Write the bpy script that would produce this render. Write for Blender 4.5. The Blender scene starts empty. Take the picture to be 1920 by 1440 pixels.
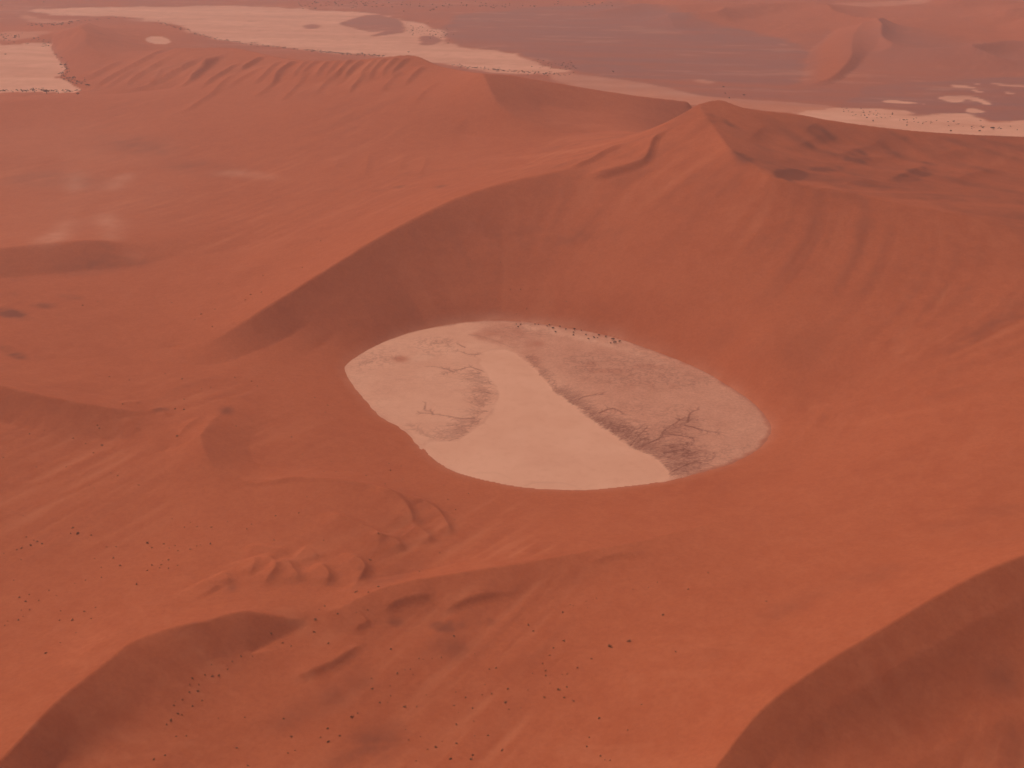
import bpy, math, random
import numpy as np

# ------------------------------------------------------------------ camera, sky, sun, exposure
scene = bpy.context.scene
CAM_H, TILT, FPX = 520.0, math.radians(24.0), 2200.0        # metres above the pan, look-down angle, focal length in photo pixels
cam_data = bpy.data.cameras.new('camera')
cam_data.sensor_width = 36.0
cam_data.lens = 36.0 * FPX / 1920.0
cam_data.clip_start, cam_data.clip_end = 1.0, 80000.0
cam = bpy.data.objects.new('camera', cam_data)
cam.location = (0, 0, CAM_H)
cam.rotation_euler = (math.radians(90) - TILT, 0, 0)
scene.collection.objects.link(cam)
scene.camera = cam

SUN_AZ, SUN_EL = math.radians(-54), math.radians(53)        # azimuth from +Y, negative = to the left
world = bpy.data.worlds.new('World')
scene.world = world
world.use_nodes = True
wn = world.node_tree.nodes
bg = wn['Background']
sky = wn.new('ShaderNodeTexSky')
sky.sky_type = 'NISHITA'
sky.sun_disc = False
sky.sun_elevation = SUN_EL
sky.sun_rotation = SUN_AZ
sky.altitude = 600
sky.air_density, sky.dust_density, sky.ozone_density = 0.5, 9.0, 0.0
world.node_tree.links.new(sky.outputs[0], bg.inputs['Color'])
bg.inputs['Strength'].default_value = 0.10

sd = bpy.data.lights.new('sun', 'SUN')
sd.energy = 1.0
sd.angle = math.radians(12)
sd.color = (1.0, 0.93, 0.84)
sun = bpy.data.objects.new('sun', sd)
sun.rotation_euler = (math.radians(90) - SUN_EL, 0, -SUN_AZ + math.pi)
sun.location = (-900, 600, 900)
scene.collection.objects.link(sun)

vs = scene.view_settings
vs.view_transform = 'Standard'
vs.look = 'None'
vs.exposure = -0.09
vs.gamma = 1.0
scene.cycles.volume_bounces = 1
scene.cycles.max_bounces = 6
scene.cycles.use_denoising = True

rng = np.random.default_rng(7)
random.seed(7)

# ------------------------------------------------------------------ projection helpers
CT, ST = math.cos(TILT), math.sin(TILT)
def ray(px, py):
    u = (np.asarray(px, float) - 960.0) / FPX
    v = (720.0 - np.asarray(py, float)) / FPX
    return u, CT + v * ST, -ST + v * CT
def at(px, py, z):
    """photo pixel on the horizontal plane of height z -> world x, y"""
    dx, dy, dz = ray(px, py)
    s = (z - CAM_H) / dz
    return dx * s, dy * s

# ------------------------------------------------------------------ noise
_T = rng.random((256, 256))
def vnoise(x, y):
    xi, yi = np.floor(x).astype(np.int64), np.floor(y).astype(np.int64)
    fx, fy = x - xi, y - yi
    fx = fx * fx * fx * (fx * (fx * 6 - 15) + 10)
    fy = fy * fy * fy * (fy * (fy * 6 - 15) + 10)
    a = _T[xi & 255, yi & 255]; b = _T[(xi + 1) & 255, yi & 255]
    c = _T[xi & 255, (yi + 1) & 255]; d = _T[(xi + 1) & 255, (yi + 1) & 255]
    return (a + (b - a) * fx) * (1 - fy) + (c + (d - c) * fx) * fy
def fbm(x, y, scale, octaves=4, gain=0.5, ox=0.0):
    s, amp, tot = 0.0, 1.0, 0.0
    x = x / scale + 17.3 + ox; y = y / scale + 41.7 + 2 * ox
    for _ in range(octaves):
        s = s + amp * (vnoise(x, y) - 0.5) * 2
        tot += amp
        amp *= gain
        x, y = x * 1.93 * 0.8 - y * 1.93 * 0.6 + 5.1, x * 1.93 * 0.6 + y * 1.93 * 0.8 + 3.7
    return s / tot
def sstep(a, b, x):
    t = np.clip((x - a) / (b - a), 0, 1)
    return t * t * (3 - 2 * t)

# ------------------------------------------------------------------ log-polar solving grid round the point below the camera
DEL = 0.0012
KC = 0.0016 / DEL                                          # cell counts below were set for 0.0016 rad cells
TH0, T0, T1 = -0.63, math.log(330.0), math.log(16000.0)
NX = int(round(2 * 0.63 / DEL)) + 1
NY = int(round((T1 - T0) / DEL)) + 1
NX += (-NX) % 32; NY += (-NY) % 32
gth = TH0 + DEL * np.arange(NX)
gt = T0 + DEL * np.arange(NY)
GR = np.exp(gt)[:, None]
GX = (GR * np.sin(gth)[None, :]).astype(np.float32)
GY = (GR * np.cos(gth)[None, :]).astype(np.float32)
def to_grid(x, y):
    return (np.arctan2(x, y) - TH0) / DEL, (np.log(np.hypot(x, y)) - T0) / DEL

def catmull(P, n=14, closed=False):
    P = np.array(P, float)
    if len(P) < 3:
        t = np.linspace(0, 1, n * 3)[:, None]
        return P[0] * (1 - t) + P[-1] * t
    if closed:
        Q = np.vstack([P[-1], P, P[0], P[1]])
    else:
        Q = np.vstack([2 * P[0] - P[1], P, 2 * P[-1] - P[-2]])
    out = []
    for i in range(1, len(Q) - 2):
        t = np.linspace(0, 1, n, endpoint=False)[:, None]
        a, b, c, d = Q[i - 1], Q[i], Q[i + 1], Q[i + 2]
        out.append(0.5 * (2 * b + (c - a) * t + (2 * a - 5 * b + 4 * c - d) * t**2 + (3 * b - a - 3 * c + d) * t**3))
    if not closed:
        out.append(P[-1:])
    return np.vstack(out)

ksum = np.zeros((NY, NX)); kcnt = np.zeros((NY, NX)); sharp = np.zeros((NY, NX), bool); isline = np.zeros((NY, NX), bool)
def put(xyz, crease, loose=False):
    """rasterise a world polyline into the constraint grid"""
    gx, gy = to_grid(xyz[:, 0], xyz[:, 1])
    for k in range(len(xyz) - 1):
        n = int(max(abs(gx[k + 1] - gx[k]), abs(gy[k + 1] - gy[k])) * 1.5) + 2
        t = np.linspace(0, 1, n)
        i = np.round(gx[k] + (gx[k + 1] - gx[k]) * t).astype(int)
        j = np.round(gy[k] + (gy[k + 1] - gy[k]) * t).astype(int)
        z = xyz[k, 2] + (xyz[k + 1, 2] - xyz[k, 2]) * t
        ok = (i >= 0) & (i < NX) & (j >= 0) & (j < NY)
        np.add.at(ksum, (j[ok], i[ok]), z[ok]); np.add.at(kcnt, (j[ok], i[ok]), 1)
        if not loose: isline[j[ok], i[ok]] = True
        if crease:
            sharp[j[ok], i[ok]] = True
def line(pts, crease=False, closed=False, back=None, loose=False):
    """control line: photo pixels with the height (m) the ground has there; back=(metres farther, height) adds the hidden foot behind a crest"""
    c = catmull(pts, closed=closed)
    if closed:
        c = np.vstack([c, c[:1]])
    x, y = at(c[:, 0], c[:, 1], c[:, 2])
    put(np.stack([x, y, c[:, 2]], 1), crease, loose)
    if back:
        r = np.hypot(x, y)
        put(np.stack([x * (1 + back[0] / r), y * (1 + back[0] / r), np.zeros_like(x) + back[1]], 1), False)
def spots(pts):
    for p in pts:
        x, y = at(*p)
        gx, gy = to_grid(x, y)
        i, j = int(round(gx)), int(round(gy))
        if 1 <= i < NX - 1 and 1 <= j < NY - 1:
            for a in range(-12, 13):
                for b in range(-12, 13):
                    if a * a + b * b < 144 and 0 <= j + a < NY and 0 <= i + b < NX:
                        ksum[j + a, i + b] += p[2]; kcnt[j + a, i + b] += 1

PAN = [(650,690),(675,668),(710,648),(760,628),(800,618),(860,607),(920,602),(980,604),(1040,612),(1100,622),(1150,633),(1200,650),(1250,668),(1310,693),(1370,728),(1410,757),(1435,785),(1443,805),(1430,830),(1400,853),(1350,875),(1300,888),(1250,900),(1180,911),(1100,918),(1040,918),(970,912),(900,898),(850,882),(815,862),(795,840),(770,812),(745,795),(715,778),(690,750),(665,720)]
line([(a, b, 0) for a, b in PAN], True, closed=True)

# crests (sharp)
line([(318,652,13),(360,645,18),(400,637,23),(450,608,32),(500,575,43),(600,513,60),(700,450,76),(800,397,92),(880,362,103),(960,338,112),(1020,327,117),(1062,318,120),(1085,328,117)], True)                # long diagonal crest above the pan
line([(1062,318,120),(1107,302,124),(1140,283,131),(1207,257,148),(1260,225,167),(1310,195,187)], True)                # upper crest to the main peak
line([(1123,330,118),(1165,320,124),(1203,307,132),(1213,297,136),(1227,263,150),(1260,240,162)], True)
line([(1310,195,187),(1325,220,179),(1340,240,172),(1375,290,160),(1440,330,152),(1500,345,148),(1600,362,142),(1700,385,135),(1800,402,130),(1920,435,120),(2000,460,112)], True)
line([(1310,195,187),(1350,187,187),(1400,203,180),(1500,215,170),(1600,232,158),(1750,248,140),(1920,256,125),(2040,262,115)], True, back=(380, 0))
spots([(1400,260,157),(1500,285,143),(1600,300,130),(1600,340,130),(1750,320,117),(1850,350,112),(1450,305,148)])
# even slope between the long crest and the pan
for f, g in ((0.35, 0.64), (0.62, 0.36)):
    P = []
    for (a, b, c), (d, e) in zip([(600,513,60),(700,450,76),(800,397,92),(880,362,103),(960,338,112),(1062,318,120)], [(680,664),(745,634),(815,615),(895,604),(975,604),(1070,616)]):
        q, r = at(a, b, c), at(d, e, 0)
        P.append((q[0] * (1 - f) + r[0] * f, q[1] * (1 - f) + r[1] * f, c * g))
    put(catmull(P), False, True)
# second range behind
line([(330,88,60),(345,90,66),(440,90,78),(540,110,92),(640,115,110),(700,108,125),(760,103,134),(785,106,134),(820,122,126),(860,131,132),(905,138,148)], True, back=(420, 0))
line([(905,138,148),(960,141,138),(1000,148,130),(1100,165,113),(1200,180,98),(1290,190,84)], True, back=(330, 0))
line([(905,138,148),(920,170,132),(940,200,114),(980,225,100),(1040,245,90),(1100,250,85),(1160,245,92),(1207,252,120)], True)
spots([(1100,228,76),(1050,215,86),(1180,220,84)])
# far left star dune and the tiny pan
line([(105,62,25),(130,55,48),(150,50,62)], True)
line([(150,50,62),(160,60,58),(165,85,42),(200,100,32),(245,97,22),(290,95,12)], True)
line([(150,50,62),(170,42,46),(210,44,30)], False)
spots([(220,75,14)])
line([(95,80,0),(105,100,0),(120,125,0),(122,140,0),(116,152,0),(135,165,0),(155,178,0)])
line([(105,50,0),(150,38,0),(240,36,0),(330,58,0),(400,76,0),(560,94,0),(640,101,0)])
line([(273,80,2),(285,74,2),(300,73,2),(315,77,2),(320,83,2),(305,87,2),(285,86,2)], closed=True)
# near edge of the left pan and the slope in front
line([(-120,200,34),(0,191,30),(80,186,27),(160,179,20),(250,173,18),(330,165,30)], True)
line([(-60,180,0),(0,178,0),(60,177,0),(120,176,0),(155,178,0)])
spots([(0,260,14),(150,250,14),(300,240,18),(420,220,36),(560,190,62),(700,180,90),(780,180,100),(840,180,110),(500,280,26),(640,300,34),(760,300,46),(880,260,66),(960,290,76),(700,345,44),(850,330,62),(920,310,74)])
# basin on the left with pale clay patches
spots([(430,325,14),(300,330,13),(100,330,15),(150,400,15),(0,390,20),(330,400,15),(520,380,24),(600,395,34),(430,470,19)])
line([(420,590,17),(480,545,28),(560,498,42),(640,448,56),(720,402,70),(800,370,82),(880,345,93)])
line([(440,520,16),(540,445,26),(640,400,38),(760,362,58),(860,340,76)])
line([(-100,475,44),(0,465,42),(100,455,40),(180,449,38),(250,458,27),(330,445,23),(430,430,20)], True)
spots([(60,520,16),(180,505,14),(300,490,15),(0,600,26),(150,620,14),(300,570,16),(380,545,17),(200,680,15),(100,680,22),(470,665,13),(390,672,13),(540,645,13)])
# lit low crest at the left edge
line([(-120,690,54),(0,722,48),(60,737,45),(130,752,40),(225,767,32),(280,775,25)], True)
line([(0,700,33),(120,726,28),(230,745,23)])
spots([(0,810,22),(100,860,19),(220,830,18),(0,950,14),(150,1000,12),(300,930,17),(150,1100,12),(0,1080,12),(0,1200,14),(100,1220,18),(300,1060,16)])
# small star dune
line([(310,845,20),(345,832,25),(375,815,31),(395,790,27),(410,778,24),(430,757,19)], True)
line([(375,815,31),(385,850,29),(410,880,24),(460,905,20),(485,907,19)], True)
line([(485,907,19),(520,903,22),(560,900,23),(640,905,23),(700,912,21),(740,922,19)], True)
line([(740,922,19),(800,945,15),(835,975,11),(845,1010,8)])
line([(560,870,10),(700,885,7),(800,915,5),(880,960,4),(885,1010,6)])
spots([(430,830,17),(480,880,14),(560,820,10),(560,740,9),(620,660,6),(700,860,4),(780,900,4),(860,930,4),(600,960,22),(680,1000,22),(760,1020,16),(500,1020,22),(600,1060,22),(450,1080,23),(350,1130,26),(820,1050,10),(760,1075,14),(690,1100,18)])
# foreground left crest
line([(-90,1510,65),(0,1425,57),(100,1320,50),(200,1240,44),(240,1208,42),(290,1187,40),(350,1169,40),(385,1164,38),(420,1152,37),(460,1145,36),(500,1150,33),(540,1158,29),(575,1160,25)], True)
line([(110,1480,28),(220,1410,24),(320,1345,21),(410,1265,20),(490,1215,21),(585,1168,24)])
line([(-60,1370,40),(40,1270,36),(150,1200,33),(260,1160,31),(360,1142,30),(450,1125,28)])
# broad low swell between foreground and pan
line([(600,1150,25),(640,1138,26),(700,1110,27.5),(800,1084,28.5),(1000,1052,27.5),(1200,1016,25),(1350,978,21)], True)
line([(700,1190,16),(850,1160,17),(1000,1130,18),(1150,1100,21)])
spots([(900,960,6),(1100,955,4),(1250,945,7),(1400,920,8),(700,1250,16),(700,1440,8),(500,1330,14),(400,1440,12),(900,1200,16),(900,1440,6),(1000,1300,11),(1100,1200,18),(1100,1440,16),(1250,1400,32),(1200,1250,26),(1350,1100,28)])
# right-hand slope
spots([(1500,860,8),(1530,760,12),(1600,800,18),(1700,900,32),(1750,720,42),(1700,800,32),(1920,620,88),(1920,760,76),(1920,900,70),(1800,850,50),(1600,1000,34),(1500,1100,38),(1750,1020,58),(1450,700,22),(1500,600,62),(1400,560,58),(1300,500,72),(1600,520,86),(1200,500,60),(1750,560,82),(1920,520,98),(1650,660,42)])
# foreground right crest
line([(1270,1520,46),(1340,1440,50),(1400,1360,55),(1450,1310,59),(1550,1240,65),(1650,1180,71),(1750,1120,78),(1850,1068,85),(1920,1040,89),(2060,990,95)], True)
line([(1395,1470,40),(1480,1370,49.5),(1600,1290,56.5),(1700,1230,62.5),(1800,1170,69.5),(1920,1105,77.5),(2080,1040,85)], loose=True)
line([(1560,1490,26),(1690,1390,36),(1800,1310,44),(1920,1240,52),(2080,1160,62)])
line([(1760,1500,16),(1920,1400,28),(2080,1300,40)])
# plain beyond the dunes
line([(0,25,0),(300,20,0),(600,45,0),(900,85,0),(1200,135,0),(1500,170,0),(1900,215,0)])
line([(0,5,0),(600,5,0),(1000,30,0),(1300,80,0),(1500,120,0)])
line([(1500,163,0),(1508,130,0),(1515,100,0),(1560,60,0)])
line([(1522,158,2.5),(1555,146,8),(1582,124,13),(1597,102,18),(1596,82,23),(1602,60,30),(1620,42,36)], True)
line([(1525,164,0),(1572,152,0),(1603,130,0),(1624,106,4),(1660,80,10)])
spots([(1700,110,4),(1850,120,4),(1900,170,0)])

def solve(ksum, kcnt):
    lv = [(ksum, kcnt)]
    while min(lv[-1][0].shape) > 24 and lv[-1][0].shape[0] % 2 == 0 and lv[-1][0].shape[1] % 2 == 0:
        s, c = lv[-1]
        # each block keeps the mean of its constrained cells
        m = np.where(c > 0, s / np.maximum(c, 1e-9), 0); k = (c > 0).astype(float)
        f = lambda a: a[0::2, 0::2] + a[1::2, 0::2] + a[0::2, 1::2] + a[1::2, 1::2]
        lv.append((f(m), f(k)))
    h = None
    for s, c in reversed(lv):
        fix = c > 0
        val = np.where(fix, s / np.maximum(c, 1e-9), 0).astype(np.float32)
        if h is None:
            h = np.full(s.shape, val[fix].mean(), np.float32); n = 800
        else:
            h = np.repeat(np.repeat(h, 2, 0), 2, 1); n = 150 if s.size < 3e5 else 60
        h[fix] = val[fix]
        for _ in range(n):
            p = np.pad(h, 1, mode='edge')
            h = np.float32(0.25) * (p[:-2, 1:-1] + p[2:, 1:-1] + p[1:-1, :-2] + p[1:-1, 2:])
            h[fix] = val[fix]
    return h
def box(a, r, ax):
    if r < 1: return a
    pad = [(0, 0), (0, 0)]; pad[ax] = (r + 1, r)
    c = np.cumsum(np.pad(a, pad, mode='edge'), ax)
    n = 2 * r + 1
    return ((c[n:] - c[:-n]) if ax == 0 else (c[:, n:] - c[:, :-n])) / n
def blur(a, sg):
    r = max(1, int(round(sg)))
    for _ in range(3):
        a = box(box(a, r, 0), r, 1)
    return a
def dist_to(mask, limit=96):
    d = np.where(mask, 0.0, 1e6)
    for _ in range(2):
        for ax in (0, 1):
            s = 1
            while s < limit:
                a = np.roll(d, s, ax) + s; b = np.roll(d, -s, ax) + s
                d = np.minimum(d, np.minimum(a, b)); s *= 2
    e = d.copy()
    return e

H0 = solve(ksum, kcnt)
dist = blur(np.minimum(dist_to(sharp, 170), 160), 5) / KC
levels = [(0.0, blur(H0, 1))]
for sg in (3, 6, 12, 24, 36):
    levels.append((float(sg), blur(H0, sg * KC)))
want = np.clip((dist - 4) * 0.42, 0, 36)
H = levels[0][1].copy()
for k in range(1, len(levels)):
    s0, s1 = levels[k - 1][0], levels[k][0]
    t = np.clip((want - s0) / (s1 - s0), 0, 1)
    H = H * (1 - t) + levels[k][1] * t
del levels
ring = dist > 26
isline &= ~ring
ks2, kc2 = np.where(ring, H, 0.0), ring.astype(float)
ks2[isline], kc2[isline] = ksum[isline], kcnt[isline]
H = solve(ks2, kc2)
for ax in (0, 1):
    H = 0.5 * H + 0.25 * (np.roll(H, 1, ax) + np.roll(H, -1, ax))

def smp(A, x, y):
    gx, gy = to_grid(np.asarray(x, float), np.asarray(y, float))
    return smpg(A, gx, gy)
def smpg(A, gx, gy):
    gx = np.clip(gx, 0, NX - 1.001); gy = np.clip(gy, 0, NY - 1.001)
    i, j = gx.astype(np.int32), gy.astype(np.int32)
    fx, fy = gx - i, gy - j
    return (A[j, i] * (1 - fx) + A[j, i + 1] * fx) * (1 - fy) + (A[j + 1, i] * (1 - fx) + A[j + 1, i + 1] * fx) * fy
def hit(px, py):
    """where the ray through a photo pixel first meets the ground: world x, y, z"""
    px, py = np.atleast_1d(px).astype(float), np.atleast_1d(py).astype(float)
    dx, dy, dz = ray(px, py)
    gr = np.hypot(dx, dy)
    r = np.exp(np.linspace(T0 + 0.01, T1 - 0.01, 1800))
    s = r[:, None] / gr[None, :]
    zr = CAM_H + dz[None, :] * s
    hh = smp(H, dx[None, :] * s, dy[None, :] * s)
    under = zr <= hh
    k = np.where(under.any(0), under.argmax(0), len(r) - 1)
    k = np.maximum(k, 1); c = np.arange(len(px))
    a = zr[k - 1, c] - hh[k - 1, c]; b = hh[k, c] - zr[k, c]
    f = np.clip(a / np.maximum(a + b, 1e-6), 0, 1)
    ss = s[k - 1, c] * (1 - f) + s[k, c] * f
    return dx * ss, dy * ss, CAM_H + dz * ss

def inside(poly, gx, gy):
    res = np.zeros(gx.shape, bool)
    n = len(poly)
    for k in range(n):
        x0, y0 = poly[k]; x1, y1 = poly[(k + 1) % n]
        if y0 == y1: continue
        res ^= ((y0 > gy) != (y1 > gy)) & (gx < (x1 - x0) * (gy - y0) / (y1 - y0) + x0)
    return res
def raster(gpoly, out=None):
    """fill a polygon given in grid coordinates"""
    m = np.zeros((NY, NX), np.float32) if out is None else out
    i0, i1 = int(max(0, gpoly[:, 0].min())), int(min(NX, gpoly[:, 0].max() + 2))
    j0, j1 = int(max(0, gpoly[:, 1].min())), int(min(NY, gpoly[:, 1].max() + 2))
    if i1 <= i0 or j1 <= j0: return m
    I, J = np.meshgrid(np.arange(i0, i1), np.arange(j0, j1))
    m[j0:j1, i0:i1] = np.maximum(m[j0:j1, i0:i1], inside(gpoly, I, J))
    return m
def region(pts, flat=False, out=None, curve=True):
    c = catmull(pts, 6, closed=True) if curve else np.array(pts, float)
    if flat:
        x, y = at(c[:, 0], c[:, 1], 0.0)
    else:
        x, y, _ = hit(c[:, 0], c[:, 1])
    return raster(np.stack(to_grid(x, y), 1), out)
def oval(cx, cy, rx, ry, rot=0):
    a = np.linspace(0, 2 * np.pi, 12, endpoint=False)
    c, s = math.cos(math.radians(rot)), math.sin(math.radians(rot))
    return [(cx + rx * math.cos(t) * c - ry * math.sin(t) * s, cy + rx * math.cos(t) * s + ry * math.sin(t) * c) for t in a]

def up(A, st):
    """bilinear upsampling of a coarse grid back to the full grid"""
    ny, nx = A.shape
    yi = np.minimum(np.arange(NY) / st, ny - 1.001); xi = np.minimum(np.arange(NX) / st, nx - 1.001)
    j, i = yi.astype(int), xi.astype(int)
    fy, fx = (yi - j)[:, None].astype(np.float32), (xi - i)[None, :].astype(np.float32)
    B = A[j] * (1 - fy) + A[j + 1] * fy
    return B[:, i] * (1 - fx) + B[:, i + 1] * fx
def gn(scale, octaves=4, gain=0.5, ox=0.0, st=5):
    return up(fbm(GX[::st, ::st], GY[::st, ::st], scale, octaves, gain, ox).astype(np.float32), st)

# ------------------------------------------------------------------ relief on the dunes
panc = catmull([(a, b) for a, b in PAN], closed=True)
panx, pany = at(panc[:, 0], panc[:, 1], 0.0)
PAN_G = np.stack(to_grid(panx, pany), 1)
pin = raster(PAN_G)
pan_soft = blur(pin, 8)                                   # 1 inside, fading out past the edge

def relief(pts, amp, wl, wr, taper=0.25):
    """small crest along a photo polyline: amp m high, falling off over wl m on its left and wr m on its right (seen along the line)"""
    c = catmull(pts, 8)
    x, y, _ = hit(c[:, 0], c[:, 1])
    pad = 3 * max(wl, wr)
    gx, gy = to_grid(x, y)
    r = float(np.hypot(x, y).mean()); pc = int(pad / (r * DEL)) + 2
    i0, i1 = max(0, int(gx.min()) - pc), min(NX, int(gx.max()) + pc)
    j0, j1 = max(0, int(gy.min()) - pc), min(NY, int(gy.max()) + pc)
    if i1 <= i0 or j1 <= j0: return
    X, Y = GX[j0:j1, i0:i1], GY[j0:j1, i0:i1]
    best = np.full(X.shape, 1e9); side = np.zeros(X.shape); along = np.zeros(X.shape)
    n = len(x) - 1
    for k in range(n):
        ax, ay, bx, by = x[k], y[k], x[k + 1], y[k + 1]
        L2 = (bx - ax) ** 2 + (by - ay) ** 2 + 1e-9
        t = np.clip(((X - ax) * (bx - ax) + (Y - ay) * (by - ay)) / L2, 0, 1)
        ex, ey = X - ax - t * (bx - ax), Y - ay - t * (by - ay)
        d = ex * ex + ey * ey
        m = d < best
        best[m] = d[m]
        side[m] = ((bx - ax) * ey - (by - ay) * ex)[m]
        along[m] = ((k + t) / n)[m]
    d = np.sqrt(best)
    w = np.where(side > 0, wl, wr)
    u = d / w
    prof = np.maximum(0, 1 - u / 2.2) ** 2
    tp = np.clip(np.minimum(along, 1 - along) / taper, 0, 1)
    H[j0:j1, i0:i1] += amp * prof * tp * tp * (3 - 2 * tp)

# flutes on the second range, running from its crest down to the left
FL = [[(318,88),(277,110),(213,145),(160,178)],[(343,92),(290,125),(250,150),(232,168)],[(443,92),(400,115),(380,130),(350,158),(325,168)],
      [(305,122),(296,145),(275,163),(215,172)],[(480,122),(440,140),(420,155),(395,178),(370,195),(345,210),(315,219)],[(512,120),(480,135),(450,150),(415,172)],
      [(560,112),(540,125),(520,142),(508,165)],[(600,113),(580,127),(558,152)],[(640,113),(625,130),(606,155)],[(690,112),(662,130),(640,155)],
      [(732,108),(706,130),(688,155)],[(772,107),(748,125),(728,150)],[(405,112),(370,128),(340,145)],[(880,215),(866,232),(850,252)],[(830,150),(800,170),(770,200)],
      [(420,100),(395,120),(372,140),(350,150)],[(500,104),(470,122),(445,135)],[(530,112),(510,128),(490,148),(470,160)],[(580,112),(562,130),(545,148)],[(622,113),(604,130),(590,150)],[(665,110),(645,128),(625,150)],[(712,108),(690,128),(668,152)],[(752,106),(730,125),(712,148)],[(265,122),(225,150),(190,170)],
      [(385,104),(345,128),(312,146),(290,160)],[(460,112),(425,134),(400,150),(372,170)],[(545,122),(520,145),(498,168),(470,185)],[(590,125),(568,148),(545,175),(520,195)],[(640,128),(615,152),(590,178)],[(700,128),(672,152),(650,180)],[(760,128),(735,150),(708,178)],[(800,122),(778,140),(755,165)],
      [(640,290),(632,310),(620,325)],[(690,285),(690,310),(680,335)],[(765,285),(752,310),(742,330)],[(800,290),(795,312),(785,330)],[(235,110),(190,135),(160,150)]]
for p in FL:
    relief(p, (9.0 if p[0][1] < 118 else 5.0 if p[0][1] < 129 else 2.6) * random.uniform(0.8, 1.2), random.uniform(6, 10), random.uniform(18, 32), 0.3)
for p, a in (([(710,1152),(746,1130),(781,1121),(822,1114)], 2.0), ([(821,1152),(862,1133),(895,1121),(985,1105)], 2.0), ([(660,1184),(680,1172),(696,1163)], 1.4),
             ([(534,1274),(600,1255),(642,1234),(690,1200)], 2.2), ([(1100,1058),(1155,1042),(1215,1038)], 1.0), ([(474,1046),(478,1062),(470,1084)], 1.5), ([(484,1040),(508,1053),(518,1069),(506,1085),(490,1102)], 2.0),
             ([(518,1048),(540,1059),(553,1075),(568,1094)], 2.0), ([(588,1056),(608,1068),(617,1084),(610,1102)], 2.0), ([(636,1036),(668,1050),(684,1066),(677,1086),(652,1112)], 2.4),
             ([(600,962),(650,976),(700,998),(728,1020)], 2.0), ([(690,912),(742,932),(770,964),(774,992)], 2.2), ([(755,922),(812,952),(838,984),(846,1004)], 2.0), ([(768,982),(796,998),(812,1018)], 1.6),
             ([(376,1090),(395,1099),(414,1106)], 1.3), ([(412,1074),(425,1083),(430,1096)], 1.2), ([(690,1000),(735,1012),(762,1034)], 1.8), ([(560,1030),(582,1036),(600,1050)], 1.2), ([(455,1026),(500,1030),(545,1038)], 1.0)):
    dn = p[-1][1] > p[0][1]
    relief(p, a * (1.9 if dn else 1.35), 5 if dn else 20, 17 if dn else 4.0, 0.28)
relief([(435,895),(460,906),(485,909),(520,903),(560,898),(640,903),(700,912),(740,925),(790,948)], 2.0, 16, 4, 0.2)
relief([(1090,328),(1123,330),(1165,320),(1203,307),(1214,295),(1227,263),(1262,238)], 7.0, 24, 6, 0.2)
relief([(1062,318),(1107,302),(1140,283),(1180,267)], 5.0, 22, 6, 0.25)
relief([(1440,330),(1400,305),(1365,280),(1335,235)], 3.0, 8, 20, 0.25)
for p in ([(1478,284),(1505,272),(1540,256),(1556,240)], [(1548,296),(1600,286),(1640,272),(1652,252)], [(1430,332),(1470,322),(1515,318)], [(1580,312),(1625,300),(1668,296),(1700,270)],
          [(1650,342),(1700,326),(1752,302)], [(1740,300),(1790,285),(1830,275)], [(1560,352),(1610,342),(1655,340)], [(1770,345),(1830,325),(1890,318)], [(1500,250),(1520,240),(1540,228)], [(1395,268),(1420,250),(1440,232)]):
    relief(p, 2.8, 30, 12, 0.35)
for p in ([(225,757),(245,754),(268,756)], [(272,775),(300,768),(318,785)], [(232,782),(250,800),(262,808)], [(330,825),(350,800),(380,780)], [(345,205),(320,217),(300,222)]):
    relief(p, 1.5, 5, 5)

# downslope streaks: line integral convolution of noise along the gradient
Hb = blur(H, 6)
ddj, ddi = np.gradient(Hb)
slope = np.hypot(ddi, ddj) / (GR * DEL)
gm = np.hypot(ddi, ddj) + 1e-6
vi, vj = ddi / gm, ddj / gm
vi, vj = blur(vi, 4), blur(vj, 4)
gm = np.hypot(vi, vj) + 1e-6
vi /= gm; vj /= gm
hv = slice(0, None, 3)
v2i, v2j = vi[hv, hv].astype(np.float32), vj[hv, hv].astype(np.float32)
my, mx = v2i.shape
n0 = (rng.standard_normal((my, mx)) + blur(rng.standard_normal((my, mx)), 1) * 3).astype(np.float32)
streak = n0.copy()
for sgn in (1, -1):
    pi_, pj_ = np.meshgrid(np.arange(mx, dtype=np.float32), np.arange(my, dtype=np.float32))
    for k in range(14):
        ii = np.clip(np.round(pi_), 0, mx - 1).astype(np.int32); jj = np.clip(np.round(pj_), 0, my - 1).astype(np.int32)
        pi_ += np.float32(sgn * 1.5) * v2i[jj, ii]; pj_ += np.float32(sgn * 1.5) * v2j[jj, ii]
        streak += n0[jj, ii]
streak = up(streak, 3)
streak = blur(streak, 1)
streak /= streak.std()
smask = sstep(0.06, 0.25, slope) * sstep(-0.35, 0.4, gn(260, 3)) * (1 - np.clip(pan_soft * 3, 0, 1))
wx0, wy0 = at(250, 830, 18.0); wx1, wy1 = at(90, 905, 18.0)
wa = math.atan2(wy1 - wy0, wx1 - wx0)
def windn(sl, sw, oct_, ox, st=3):
    x, y = GX[::st, ::st], GY[::st, ::st]
    return up(fbm((x * math.cos(wa) + y * math.sin(wa)) * (sw / sl), -x * math.sin(wa) + y * math.cos(wa), sw, oct_, 0.55, ox).astype(np.float32), st)
wind = windn(90, 9, 3, 2.0) 
wmask = sstep(-0.1, 0.45, gn(200, 3, 0.5, 11.0)) * (1 - sstep(0.22, 0.38, slope)) * (1 - np.clip(pan_soft * 3, 0, 1)) * sstep(5, 22, dist)
wmask = np.maximum(wmask, 0.9 * blur(region([(0,780),(240,800),(330,900),(300,1000),(0,1060)]), 14))
und = gn(130, 3, 0.5, 3.0)
dune = sstep(2.0, 14.0, H) 
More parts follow.
